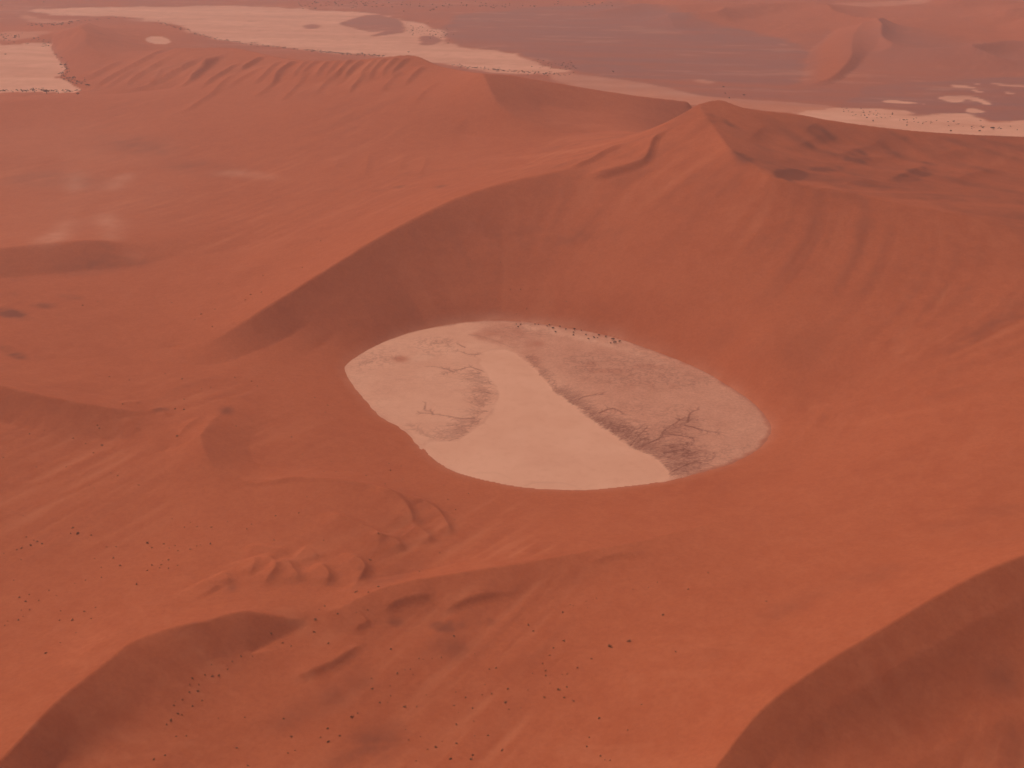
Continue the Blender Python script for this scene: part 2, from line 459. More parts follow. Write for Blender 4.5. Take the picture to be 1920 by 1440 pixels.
H += dune * (0.35 + 0.65 * sstep(10, 60, dist)) * (2.2 * und + 0.5 * gn(48, 3, 0.5, 6.0)) + wind * wmask * 0.55 * dune + streak * smask * 0.22 * np.clip((GR - 350) / 900, 0.15, 2.2) * sstep(4, 25, dist)

# far dune field towards the top right of the view
far = region([(1080,8),(1200,40),(1330,62),(1500,88),(1520,60),(1600,45),(1640,100),(1930,130),(2050,60),(2100,-40),(1500,-60),(1100,-20)], True)
far = blur(far, 14)
rid = 1 - np.abs(gn(520, 3, 0.45, 9.0))* 2.2
H += far * (34 * np.clip(rid, 0, 1) ** 2 + 10 * gn(300, 3, 0.5, 5.0))
edge = np.clip(1 - np.abs(pan_soft - 0.4) * 2.4, 0, 1)
H += edge * (0.32 * gn(26, 4, 0.6, 13.0, 2) + 0.22 * gn(9, 3, 0.6, 14.0, 2))
H = H * (1 - pin) + pin * np.minimum(H, -0.25 - 1.2 * sstep(0.5, 0.9, pan_soft))

# ------------------------------------------------------------------ ground colours as masks (dark minerals plus painted shade, clay, gravel plus painted haze), edges broken by noise
def soft(mask, b, rough=0.35, scale=60, edge=0.22, ox=0.0):
    m = blur(mask, b) + rough * gn(scale, 5, 0.68, ox, 3) * np.clip(blur(mask, b * 3 + 2) * 4, 0, 1) 
    return sstep(0.5 - edge, 0.5 + edge, m)
def bands(sx, sy, octv, ox):
    st = 3
    return up(fbm(GX[::st, ::st] * (sy / sx), GY[::st, ::st] + 0.15 * GX[::st, ::st], sy, octv, 0.65, ox).astype(np.float32), st)
def many(polys, flat=False):
    m = np.zeros((NY, NX), np.float32)
    for p in polys: region(p, flat, m)
    return m
dark_strong = many([[(1335,215),(1360,222),(1405,255),(1395,262),(1355,245)],[(1375,284),(1390,286),(1412,302),(1398,303)],[(1510,240),(1535,232),(1560,245),(1575,262),(1545,265),(1530,268)],
    [(1480,277),(1530,266),(1520,277),(1490,284)],[(1640,250),(1680,248),(1700,262),(1690,285),(1664,298),(1655,275)],[(1585,285),(1620,280),(1625,300),(1600,306)],[(1445,328),(1470,318),(1510,320),(1500,335),(1475,340)],
    [(1520,318),(1570,306),(1592,300),(1590,313),(1550,322)],[(1670,335),(1720,315),(1740,300),(1750,320),(1710,340)],
    oval(474,1066,6,14),oval(514,1066,5,16,-10),oval(556,1074,5,14,-25),oval(613,1080,7,11),oval(676,1066,7,13),oval(395,1101,10,4,20),  # hill crescents: lee-side shade painted in along with faint minerals
    oval(740,1167,20,7),oval(838,1174,32,11),oval(880,1170,14,6),oval(912,1167,22,7),oval(972,1162,14,4),oval(435,1100,7,14,15),
    [(0,575),(30,582),(60,596),(40,602),(0,590)],[(0,645),(25,657),(52,674),(30,672),(0,656)],oval(84,574,18,4,12),oval(130,556,26,4,8),oval(25,552,20,3,10),oval(20,520,22,3,10),oval(15,488,20,4,8),
    oval(425,770,10,8),oval(398,806,10,4,-25),oval(300,768,14,4,-10),oval(750,350,10,3),oval(710,358,9,3),oval(825,350,10,3),oval(755,325,9,3),oval(790,330,9,3),oval(630,325,7,3)])  # starts with the star dune's unlit right side, painted dark
dark_weak = many([[(1450,225),(1600,240),(1750,256),(1950,262),(1950,430),(1800,398),(1600,355),(1440,322),(1400,290)],[(1560,346),(1620,338),(1640,355),(1600,366)],
    oval(760,1070,40,10,-30),oval(720,1090,30,7,-25),  # hill's right edge turned from the sun, its shade put into colour
    [(690,1250),(640,1275),(560,1320),(500,1360),(540,1370),(640,1320),(700,1280)],[(640,1400),(720,1350),(760,1380),(700,1440),(620,1440)],oval(860,1220,40,22),oval(1900,1400,40,50),oval(1890,1270,50,30),  # lower right corner oval: lens vignette darkening put into the sand colour
    oval(1350,630,26,10,-30),oval(1430,648,28,9,-30),oval(1500,628,30,9,-30),oval(1560,642,22,9,-30),oval(1480,670,24,8,-30),[(1750,668),(1850,610),(1925,575),(1925,610),(1840,650)],
    oval(1870,960,60,8,-8),oval(1880,1010,60,7,-10),oval(1780,990,40,6,-8),[(1570,1088),(1640,1066),(1705,1066),(1640,1090)],oval(1540,1110,40,6,-15),oval(1340,1220,30,8,-35),oval(1270,1225,14,6,-30),oval(1460,1150,50,10,-25),
    oval(960,440,50,16,10),oval(1050,445,60,14,-5),oval(1130,440,40,10),oval(120,340,80,14,5),oval(250,270,90,16,8),oval(380,315,70,12,5),oval(150,500,60,14),oval(250,490,40,16,-10)])  # ends with the shaded near face of the left ridge, painted darker
a_dark = np.clip(soft(dark_strong, 3, 0.45, 14, 0.5) * (0.55 + 0.45 * sstep(900, 1300, GR)) * (0.45 + 0.50 * sstep(-0.6, 0.9, streak + 0.8 * gn(18, 3, 0.6, 17.0, 3))) + 0.52 * blur(dark_weak, 8) * (0.75 + 0.5 * gn(25, 3, st=3)), 0, 1)
a_dark = np.clip(a_dark * (1 + 0.35 * np.clip(streak, -1.5, 1.5)) + 0.17 * smask * np.clip(streak, -1, 2.5) * np.clip((GR - 500) / 900, 0.08, 1) + 0.30 * wmask * dune * np.clip(wind - 0.05, 0, 1), 0, 1)

island = many([oval(584,50,18,4.5),[(634,45),(656,37),(682,29),(709,28),(731,32),(748,37),(757,47),(756,54),(727,56),(699,60),(675,56),(656,51)],[(692,67),(709,63),(739,55),(757,54.5),(757,61),(727,65),(709,68)],
    [(782,83),(789,79),(786,75),(793,67),(812,67),(819,71),(829,76),(812,83),(801,86)],oval(634,76,6,1.2),oval(672,70.5,4,1)], True)
big = many([[(819,60),(832,54),(845,40),(865,28),(1000,16),(1150,12),(1300,45),(1400,60),(1500,85),(1514,100),(1509,130),(1503,160),(1440,162),(1300,152),(1200,150),(1100,140),(1020,120),(960,100),(900,90),(880,88),(868,87),(832,86),(840,79),(829,69)]], True)
plain2 = many([[(1600,180),(1640,158),(1760,152),(1960,150),(1980,235),(1920,229),(1860,232),(1810,217),(1760,217),(1730,224),(1700,222),(1690,208),(1620,206),(1560,204)]], True)
mid = many([[(1040,140),(1300,155),(1500,165),(1640,158),(1600,205),(1440,200),(1250,175)]], True)
pale = many([[(60,22),(100,17),(250,13),(450,12),(545,17),(640,22),(700,25),(760,38),(790,45),(830,60),(840,80),(870,88),(900,92),(960,100),(1030,125),(1060,135),(1000,140),(900,134),(830,122),(700,105),(640,102),(560,94),(400,75),(330,50),(240,34),(150,31),(100,29)],
    [(1560,206),(1600,207),(1690,208),(1700,222),(1725,223),(1760,216),(1810,216),(1855,231),(1920,229),(1990,235),(1990,290),(1800,275),(1600,255),(1500,225)]], True)
white = many([
    [(1758,185),(1776,181),(1806,181),(1828,183),(1848,191),(1859,198),(1843,198),(1839,194),(1811,188),(1802,193),(1782,193)],[(1654,192),(1671,189),(1721,195),(1682,196)],[(1811,206),(1828,205),(1846,213),(1817,214)],
    [(1780,162),(1800,160),(1832,166),(1810,166)],[(1824,158),(1835,158),(1842,162)],[(1881,174),(1890,174),(1902,178),(1890,178)],[(1819,169),(1830,170),(1845,175),(1832,174)],[(1855,158),(1890,160),(1930,163),(1900,165)],oval(1732,197,4,1.5),oval(1720,202,3,1)], True)
faint = many([[(1030,138),(1150,148),(1250,165),(1320,183),(1440,192),(1560,204),(1560,225),(1440,215),(1300,205),(1100,172)],[(1300,150),(1340,152),(1330,158)],oval(1470,86,12,1.5,12),[(40,28),(100,40),(150,38),(110,46),(60,44)],[(230,38),(300,38),(280,44)],[(0,66),(50,66),(100,72),(40,80),(0,80)],
    [(1560,10),(1700,8),(1760,14),(1640,16)],[(1880,5),(1910,4),(1920,8),(1900,10)],[(1880,15),(1915,20),(1925,26),(1895,20)]], True)
leftpan = many([[(-60,90),(0,88),(40,86),(92,82),(97,92),(103,104),(112,116),(122,126),(123,136),(116,147),(100,152),(118,156),(140,168),(152,176),(135,180),(60,178),(0,181),(-60,184)]], True)
tiny = many([[(273,80),(285,74),(300,73),(315,77),(320,83),(305,87),(285,86)]], True)
swirl = many([[(405,322),(440,320),(500,328),(545,338),(480,333),(420,328)],[(60,458),(95,432),(128,412),(140,425),(125,445),(100,456)],[(185,408),(200,400),(222,412),(226,430),(214,448),(196,447)],[(200,345),(225,330),(250,322),(230,345),(205,358)],oval(140,340,14,22,10),oval(250,479,14,4,-10)])
halo = np.clip(blur(pin, 7) * 2.6 - 0.15, 0, 1) * (0.62 + 0.5 * gn(22, 3, st=3)) * (1 - pin)
north = sstep(-40, 120, GX * 0.25 + GY - 1290)
a_clay = np.clip(0.95 * soft(white, 1, 0.3, 30, 0.3, 6.0) + soft(pale, 4, 0.8, 60, 0.28, 1.0) * (1 - 0.93 * soft(island, 2, 0.45, 40, 0.3)) + 0.42 * soft(faint, 2, 0.6, 50, 0.4, 2.0) + soft(leftpan, 1, 0.2, 30, 0.15) + soft(tiny, 1, 0.1, 20)
     + 0.38 * blur(swirl, 4) * (0.8 + 0.6 * gn(12, 3, st=3)) + 0.13 * blur(region([(-40,250),(120,225),(270,250),(330,330),(260,430),(120,455),(-40,460)]), 30) * (0.8 + 0.5 * gn(70, 4, 0.6, 19.0, 3)) + halo * (0.28 + 0.42 * north), 0, 1)
wisp = bands(420, 60, 5, 21.0)
a_gravel = np.clip(np.maximum.reduce([0.92 * soft(big, 6, 0.6, 110, 0.42, 4.0), 0.9 * soft(island, 2, 0.45, 40, 0.3), 0.9 * soft(plain2, 5, 0.6, 90, 0.4), 0.62 * soft(mid, 8, 0.7, 80, 0.5)]) * (0.88 + 0.45 * wisp), 0, 1)
flat = sstep(2300, 2600, GR) * (1 - sstep(1.0, 5, H)) * (1 - far)
a_clay = np.clip(a_clay * (0.86 + 0.4 * wisp) + 0.22 * flat * sstep(0.12, 0.5, bands(300, 40, 5, 33.0)), 0, 1)
haze_tint_flat = blur(region([(1620,70),(1700,60),(1800,85),(1960,95),(1960,158),(1640,160),(1610,130)], True), 12)  # mauve of distant haze put into the ground colour through the gravel mask
a_gravel = np.maximum(a_gravel, 0.5 * haze_tint_flat * (0.9 + 0.5 * wisp))
plainm = sstep(2500, 3000, GR) * (1 - sstep(1.5, 8, H)) * (1 - far)
a_gravel = np.maximum(a_gravel, 0.45 * plainm * (0.7 + 0.6 * gn(120, 4)))

# ------------------------------------------------------------------ materials
def new_mat(name):
    m = bpy.data.materials.new(name); m.use_nodes = True
    nt = m.node_tree
    b = nt.nodes['Principled BSDF']
    b.inputs['Roughness'].default_value = 0.95
    b.inputs['Specular IOR Level'].default_value = 0.05
    return m, nt, b
def N(nt, typ, **kw):
    n = nt.nodes.new(typ)
    for k, v in kw.items(): setattr(n, k, v)
    return n
def noise(nt, vec, scale, detail=4, rough=0.55, lo=0.35, hi=0.65):
    n = N(nt, 'ShaderNodeTexNoise'); n.inputs['Scale'].default_value = scale; n.inputs['Detail'].default_value = detail; n.inputs['Roughness'].default_value = rough
    nt.links.new(vec, n.inputs['Vector'])
    r = N(nt, 'ShaderNodeMapRange'); r.inputs['From Min'].default_value = lo; r.inputs['From Max'].default_value = hi
    nt.links.new(n.outputs['Fac'], r.inputs['Value'])
    return r.outputs['Result']
def mix(nt, fac, a, b):
    m = N(nt, 'ShaderNodeMix', data_type='RGBA')
    for k, v in ((0, fac), (6, a), (7, b)):
        if isinstance(v, (tuple, float, int)):
            m.inputs[k].default_value = (*v, 1) if isinstance(v, tuple) else v
        else:
            nt.links.new(v, m.inputs[k])
    return m.outputs[2]
def math_(nt, op, a, b):
    m = N(nt, 'ShaderNodeMath', operation=op); m.use_clamp = False
    for k, v in ((0, a), (1, b)):
        if isinstance(v, (float, int)): m.inputs[k].default_value = v
        else: nt.links.new(v, m.inputs[k])
    return m.outputs[0]
def attr(nt, name):
    return N(nt, 'ShaderNodeAttribute', attribute_name=name).outputs['Fac']

SAND_A, SAND_B, SAND_C = (0.465, 0.109, 0.042), (0.425, 0.096, 0.037), (0.495, 0.124, 0.050)
MINERAL_SHADE, CLAYC, CLAYD, GRAVEL = (0.24, 0.064, 0.033), (0.78, 0.368, 0.232), (0.58, 0.235, 0.138), (0.30, 0.108, 0.078)
def ground_material():
    m, nt, b = new_mat('desert_ground')
    geo = N(nt, 'ShaderNodeNewGeometry'); pos = geo.outputs['Position']
    c = mix(nt, noise(nt, pos, 0.006), SAND_A, SAND_B)
    c = mix(nt, math_(nt, 'MULTIPLY', noise(nt, pos, 0.045, 5), 0.6), c, SAND_C)
    c = mix(nt, math_(nt, 'MULTIPLY', noise(nt, pos, 0.30, 4, 0.7, 0.40, 0.70), 0.55), c, (0.375, 0.083, 0.034))
    c = mix(nt, math_(nt, 'MULTIPLY', noise(nt, pos, 0.11, 5, 0.7, 0.45, 0.75), 0.35), c, (0.54, 0.150, 0.066))
    c = mix(nt, attr(nt, 'pale_sand'), c, (0.56, 0.165, 0.074))
    c = mix(nt, attr(nt, 'mineral_and_shade'), c, MINERAL_SHADE)  # dark minerals, with some slope shade painted in
    g = mix(nt, noise(nt, pos, 0.012, 6, 0.65), GRAVEL, (0.31, 0.120, 0.092))
    g = mix(nt, math_(nt, 'MULTIPLY', noise(nt, pos, 0.08, 4, 0.6, 0.55, 0.75), 0.5), g, (0.20, 0.085, 0.065))
    c = mix(nt, attr(nt, 'gravel'), c, g)
    cl = mix(nt, math_(nt, 'MULTIPLY', noise(nt, pos, 0.02, 6, 0.6), 0.35), CLAYC, CLAYD)
    c = mix(nt, attr(nt, 'clay'), c, cl)
    nt.links.new(c, b.inputs['Base Color'])
    n1 = N(nt, 'ShaderNodeTexNoise'); n1.inputs['Scale'].default_value = 0.25; n1.inputs['Detail'].default_value = 5
    nt.links.new(pos, n1.inputs['Vector'])
    bp = N(nt, 'ShaderNodeBump'); bp.inputs['Strength'].default_value = 0.25; bp.inputs['Distance'].default_value = 0.8
    nt.links.new(n1.outputs['Fac'], bp.inputs['Height']); nt.links.new(bp.outputs[0], b.inputs['Normal'])
    return m
GROUND = ground_material()

# ------------------------------------------------------------------ meshes of the ground
def build(name, X, Y, Z, mat, attrs, keep=None):
    """mesh from a structured grid; keep marks the quads that belong to this object"""
    ny, nx = X.shape
    idx = np.arange(nx * ny, dtype=np.int32).reshape(ny, nx)
    q = np.stack([idx[:-1, :-1], idx[:-1, 1:], idx[1:, 1:], idx[1:, :-1]], -1).reshape(-1, 4)
    co = np.stack([X, Y, Z], -1).reshape(-1, 3)
    at_ = {k: v.ravel() for k, v in attrs.items()}
    if keep is not None:
        q = q[keep.ravel()]
        used = np.zeros(nx * ny, bool); used[q.ravel()] = True
        new = np.cumsum(used, dtype=np.int32) - 1
        q = new[q]; co = co[used]; at_ = {k: v[used] for k, v in at_.items()}
    me = bpy.data.meshes.new(name)
    me.vertices.add(len(co)); me.vertices.foreach_set('co', co.astype(np.float32).ravel())
    me.loops.add(q.size); me.polygons.add(len(q))
    me.loops.foreach_set('vertex_index', q.astype(np.int32).ravel())
    me.polygons.foreach_set('loop_start', np.arange(0, q.size, 4, dtype=np.int32))
    me.polygons.foreach_set('use_smooth', np.ones(len(q), bool))
    me.update(calc_edges=True)
    for k, v in at_.items():
        a = me.attributes.new(k, 'FLOAT', 'POINT'); a.data.foreach_set('value', v.astype(np.float32))
    me.materials.append(mat)
    o = bpy.data.objects.new(name, me); scene.collection.objects.link(o)
    o['kind'] = 'structure'
    return o

rows, j = [], 0
while j < NY:
    rows.append(j)
    r = math.exp(gt[j])
    j += 2 if r < 1500 else (3 if r < 3000 else (5 if r < 6000 else 14))
rows = np.array(rows)
# coarse margins carry the desert on past the detailed fan
thx = np.array([-1.5, -1.25, -1.05, -0.9, -0.8, -0.72, -0.67])
cols = np.concatenate([thx, gth, -thx[::-1]])
rr = np.concatenate([[120, 180, 240, 290], np.exp(gt[rows]), [19000, 24000, 32000]])
nl = len(thx)
def widen(A, noise_amp=0.0):
    B = A[rows]
    B = np.concatenate([np.repeat(B[:, :1], nl, 1), B, np.repeat(B[:, -1:], nl, 1)], 1)
    return np.concatenate([np.repeat(B[:1], 4, 0), B, np.repeat(B[-1:], 3, 0)], 0)
MX, MY = rr[:, None] * np.sin(cols)[None, :], rr[:, None] * np.cos(cols)[None, :]
MZ = widen(H)
out = np.zeros(MZ.shape); out[:, :nl] = ((-0.63 - thx) / 0.5)[None, :]; out[:, -nl:] = ((-0.63 - thx) / 0.5)[None, ::-1]
out = np.clip(out, 0, 1)
MZ = MZ * (1 - 0.6 * out) + out * 30 * (fbm(MX, MY, 500, 3) + 0.3)
a_pale = np.clip(0.5 * wmask * np.clip(-wind - 0.05, 0, 1) * 1.8 + 0.20 * smask * np.clip(-streak - 0.3, 0, 2), 0, 0.8)
A = {'pale_sand': widen(a_pale), 'mineral_and_shade': widen(a_dark), 'clay': widen(a_clay), 'gravel': widen(a_gravel)}
kind = np.zeros(MZ.shape, np.int8)
kind[widen((soft(pale, 4, 0.8, 60, 0.28, 1.0) > 0.5).astype(float)) > 0.5] = 1
kind[widen(((a_gravel > 0.6) & (a_clay < 0.5)).astype(float)) > 0.5] = 2
kind[widen(leftpan) > 0.5] = 3
kind[widen(tiny) > 0.5] = 4
fk = kind[:-1, :-1]
for v, nm, lab in ((0, 'sand_dunes', 'rust red sand dunes filling the scene'), (1, 'dry_riverbed', 'pale winding dry riverbed behind the dunes'), (2, 'gravel_plain', 'dark mauve gravel plain beyond the riverbed'),
                   (3, 'clay_flat', 'pale clay flat at the far left edge'), (4, 'clay_flat', 'tiny pale oval clay flat among the far dunes')):
    go = build(nm, MX, MY, MZ, GROUND, A, fk == v)
    go['label'] = lab

# ------------------------------------------------------------------ the pale pan: smooth mud tongue between two gullied terraces
PS = 0.9
px0, px1, py0, py1 = panx.min() - 6, panx.max() + 6, pany.min() - 6, pany.max() + 6
X, Y = np.meshgrid(np.arange(px0, px1, PS), np.arange(py0, py1, PS))
def wpoly(pts, closed=True):
    c = catmull(pts, 8, closed=closed)
    return np.stack(at(c[:, 0], c[:, 1], 0.0), 1)
def pin_mask(pts):
    return inside(wpoly(pts), X, Y).astype(np.float32)
tongue = pin_mask([(905,661),(935,655),(960,660),(990,680),(1010,701),(1040,735),(1075,761),(1110,790),(1150,815),(1180,838),(1200,846),(1222,856),(1240,872),(1250,896),(1190,925),(1100,935),(1040,935),(960,930),(880,915),(830,895),(790,850),(800,827),(850,826),(890,802),(920,775),(933,742),(921,715),(905,692),(895,668)])
edge_noise = fbm(X, Y, 9, 3, 0.6)
tongue = sstep(0.30, 0.70, blur(tongue, 4) + 0.25 * edge_noise + 0.28 * fbm(X, Y, 30, 3, 0.6, 7.0))
rightside = sstep(-30, 30, (X - at(985, 672, 0)[0]) * 0.9 + (Y - at(985, 672, 0)[1]) * 0.5) * (1 - tongue)
gully = np.zeros(X.shape); 
def stamp(x, y, w, v):
    for a in range(-3, 4):
        for b in range(-3, 4):
            i = np.round((x - px0) / PS).astype(int) + a; j = np.round((y - py0) / PS).astype(int) + b
            ok = (i >= 0) & (i < X.shape[1]) & (j >= 0) & (j < X.shape[0])
            d2 = (px0 + i * PS - x) ** 2 + (py0 + j * PS - y) ** 2
            np.maximum.at(gully, (j[ok], i[ok]), (v * np.exp(-d2 / (w * w)))[ok])
SX, SY, SW, SV = [], [], [], []
def grow(x, y, ang, length, w, v, depth=0):
    st, go, bend = 1.1, 0.0, 0.0
    while go < length:
        f = 1 - go / length
        bend = 0.85 * bend + random.gauss(0, 0.10)
        ang += bend * 0.5
        x += math.cos(ang) * st; y += math.sin(ang) * st
        SX.append(x); SY.append(y); SW.append(max(0.55, w * (0.45 + 0.55 * f))); SV.append(v * (0.45 + 0.55 * f))
        go += st
        if depth < 3 and random.random() < (0.17 if depth == 0 else 0.12) and length - go > 3:
            grow(x, y, ang + random.choice((-1, 1)) * random.uniform(0.45, 1.0), (length - go) * random.uniform(0.3, 0.7), w * 0.75, v * 0.85, depth + 1)
def roots(pts, n, heading, lmin, lmax, w=1.1, v=0.9, back=0.0):
    P = wpoly(pts, False)
    for _ in range(n):
        k = random.randrange(len(P))
        o_ = random.uniform(0, back)
        grow(P[k][0] + random.gauss(0, 1.5) + o_ * math.cos(heading), P[k][1] + random.gauss(0, 1.5) + o_ * math.sin(heading), heading + random.gauss(0, 0.35), random.uniform(lmin, lmax), w * random.uniform(0.7, 1.2), v * random.uniform(0.5, 1.0))
def trunk(pts, w=1.6, v=0.9, side=0.10, sl=12):
    P = wpoly(pts, False)
    for k in range(len(P) - 1):
        n = int(np.hypot(*(P[k + 1] - P[k])) / 0.8) + 1
        a = math.atan2(P[k + 1][1] - P[k][1], P[k + 1][0] - P[k][0])
        for t in range(n):
            q = P[k] + (P[k + 1] - P[k]) * t / n
            f = 1 - 0.6 * k / len(P)
            SX.append(q[0] + random.gauss(0, 0.25)); SY.append(q[1] + random.gauss(0, 0.25)); SW.append(w * f); SV.append(v * (0.6 + 0.4 * f))
            if random.random() < side:
                grow(q[0], q[1], a + random.choice((-1, 1)) * random.uniform(0.4, 1.1), random.uniform(0.3, 1) * sl, w * 0.6, v * 0.8, 1)
NE = math.radians(35)
roots([(985,672),(1010,701),(1040,735),(1075,761)], 120, NE, 7, 17, 0.85, 0.95, 5)
roots([(1040,735),(1075,761),(1110,790),(1150,815)], 210, NE, 9, 24, 0.85, 0.95, 9)
roots([(1110,790),(1150,815),(1180,838),(1200,846)], 190, NE, 12, 32, 0.85, 0.95, 12)
roots([(1200,846),(1222,856),(1240,872),(1250,893)], 100, math.radians(15), 12, 38, 1.0, 0.8, 20)
roots([(1225,835),(1250,850),(1262,880)], 70, math.radians(8), 12, 38, 0.95, 0.75, 20)
roots([(1235,822),(1262,800),(1285,790)], 50, math.radians(30), 8, 26, 0.95, 0.7, 12)
for p in ([(1124,775),(1143,767),(1158,769),(1172,778)],[(1200,838),(1237,822),(1244,810),(1258,799),(1283,784)],[(1285,798),(1305,803),(1323,808),(1350,813)],[(1255,814),(1280,818),(1303,822)],
          [(1248,850),(1281,843),(1300,850)],[(1262,884),(1298,868),(1328,870)],[(1085,749),(1100,743),(1133,740)],[(1180,838),(1200,815),(1215,800)],[(1290,792),(1295,775),(1312,768)]):
    trunk(p, 1.2, 0.95, 0.2, 12)
W_ = math.radians(180)
roots([(908,695),(925,718),(932,738),(926,755),(917,775)], 75, W_, 10, 30, 0.8, 0.85, 14)
roots([(917,775),(890,802),(860,822)], 50, W_ + 0.15, 10, 26, 0.8, 0.75, 14)
roots([(880,812),(840,820),(805,822),(775,800)], 60, math.radians(120), 5, 14, 0.9, 0.5, 8)
roots([(800,650),(830,645),(850,655)], 30, math.radians(100), 5, 16, 0.85, 0.45, 6)
roots([(670,688),(700,680),(740,675)], 30, math.radians(70), 5, 14, 0.85, 0.4, 6)
for p in ([(910,698),(893,692),(878,689),(850,697),(824,702)],[(848,697),(833,691),(805,687)],[(906,664),(880,665),(856,657)],[(872,652),(856,645)],[(890,785),(865,785),(835,780),(809,777),(784,774)],[(796,768),(799,755)],[(812,777),(806,768)]):
    trunk(p, 1.0, 0.9, 0.16, 9)
trunk([(985,911),(1003,905),(1045,905),(1070,909),(1090,917)], 1.6, 0.6, 0, 1)
trunk([(890,887),(925,886),(945,891),(958,898)], 1.5, 0.35, 0, 1)
trunk([(880,628),(905,632),(930,640),(960,652)], 1.6, 0.35, 0.15, 8)
stamp(np.array(SX), np.array(SY), np.array(SW), np.array(SV))
net = np.clip(1 - np.abs(fbm(X, Y, 7, 3, 0.6)) * 5, 0, 1)                     # fine crack network on the terraces
def blob(pts, b=6):
    return blur(pin_mask(pts), b)
rough_r = blob([(1070,672),(1120,662),(1200,672),(1290,700),(1320,725),(1250,732),(1150,722),(1085,708)], 10)
rough_l = blob([(775,640),(830,632),(860,650),(820,668),(780,662)], 6) + blob([(655,690),(690,660),(740,655),(760,672),(700,695)], 8)
band = blob([(1000,690),(1040,725),(1075,750),(1120,770),(1200,800),(1290,780),(1320,800),(1300,890),(1255,895),(1230,862),(1180,840),(1110,790),(1060,758)], 6)
band_l = blob([(905,700),(935,738),(917,780),(870,822),(800,828),(790,800),(860,780),(880,740),(890,710)], 7)
wash = blob([(912,616),(945,608),(987,628),(1000,655),(1015,690),(985,670),(959,652),(921,642),(884,630)], 4) * (0.6 + 0.7 * fbm(X, Y, 16, 3))
spot = blob(oval(751,674,13,6), 3) + 0.8 * blob(oval(1010,645,10,5), 3)
veins = np.clip(1 - np.abs(fbm(X * 1.0, Y * 1.6, 11, 4, 0.6, 3.0)) * 7, 0, 1) * sstep(-0.2, 0.4, fbm(X, Y, 45, 2, 0.5, 8.0))
tone = np.clip(0.95 * gully * (1 - 0.8 * tongue) + (1 - tongue) * (0.20 * band * (0.6 + 0.8 * net) + 0.03 * band_l + 0.30 * net * (rough_r + rough_l) + 0.12 * rough_r + 0.08 * net * (0.4 + rightside) + 0.34 * veins * (0.35 + 0.65 * rightside + 0.6 * band + 0.5 * band_l)), 0, 1)
terr = np.clip((1 - tongue) * (0.20 + 0.7 * rightside) + 0.22 * fbm(X, Y, 60, 4, 0.6) + 0.12 * fbm(X * 0.4, Y, 14, 3), 0, 1)
inner = blur(inside(np.stack([panx, pany], 1), X, Y).astype(np.float32), 7)
rim = np.clip(1.55 - 1.6 * inner + 0.35 * fbm(X, Y, 14, 4, 0.6), 0, 1) * (0.5 + 0.5 * np.clip(rightside + sstep(1300, 1360, Y), 0, 1))
red = np.clip(0.55 * np.clip(wash, 0, 1) + 0.7 * spot + 0.8 * rim * sstep(0.3, 0.8, rim) + 0.25 * rough_r * sstep(0.0, 0.5, fbm(X, Y, 12, 3)), 0, 1)
pale2 = blob(oval(792,671,22,6,-8), 3) + 0.8 * blob([(985,608),(1040,618),(1110,635),(1180,655),(1250,682),(1240,685),(1150,655),(1060,632),(990,618)], 4) * (0.6 + 0.8 * fbm(X, Y, 10, 3))
PZ = 0.5 * (1 - tongue) + 0.06 * fbm(X, Y, 12, 3) - 0.45 * gully * (1 - tongue) - 1.2 * np.clip(0.42 - inner, 0, 1)
def pan_material():
    m, nt, b = new_mat('dried_mud')
    pos = N(nt, 'ShaderNodeNewGeometry').outputs['Position']
    c = mix(nt, math_(nt, 'MULTIPLY', noise(nt, pos, 0.02, 5), 0.6), (0.77, 0.378, 0.238), (0.70, 0.322, 0.196))
    t = mix(nt, noise(nt, pos, 0.05, 6, 0.6), (0.66, 0.290, 0.180), (0.59, 0.250, 0.152))
    c = mix(nt, attr(nt, 'terrace'), c, t)
    c = mix(nt, math_(nt, 'MULTIPLY', math_(nt, 'MULTIPLY', noise(nt, pos, 0.35, 5, 0.75, 0.42, 0.68), attr(nt, 'terrace')), 0.55), c, (0.42, 0.160, 0.095))
    c = mix(nt, math_(nt, 'MULTIPLY', noise(nt, pos, 0.09, 6, 0.7, 0.5, 0.75), 0.30), c, (0.60, 0.250, 0.145))
    c = mix(nt, attr(nt, 'bleached'), c, (0.72, 0.355, 0.225))
    c = mix(nt, attr(nt, 'sandy'), c, (0.42, 0.115, 0.058))
    c = mix(nt, attr(nt, 'gully'), c, (0.255, 0.090, 0.058))
    nt.links.new(c, b.inputs['Base Color'])
    return m
po = build('clay_pan', X, Y, PZ, pan_material(), {'terrace': terr, 'gully': tone, 'sandy': red, 'bleached': np.clip(pale2, 0, 0.8)})
po['label'] = 'large pale eye-shaped clay pan enclosed by red dunes'

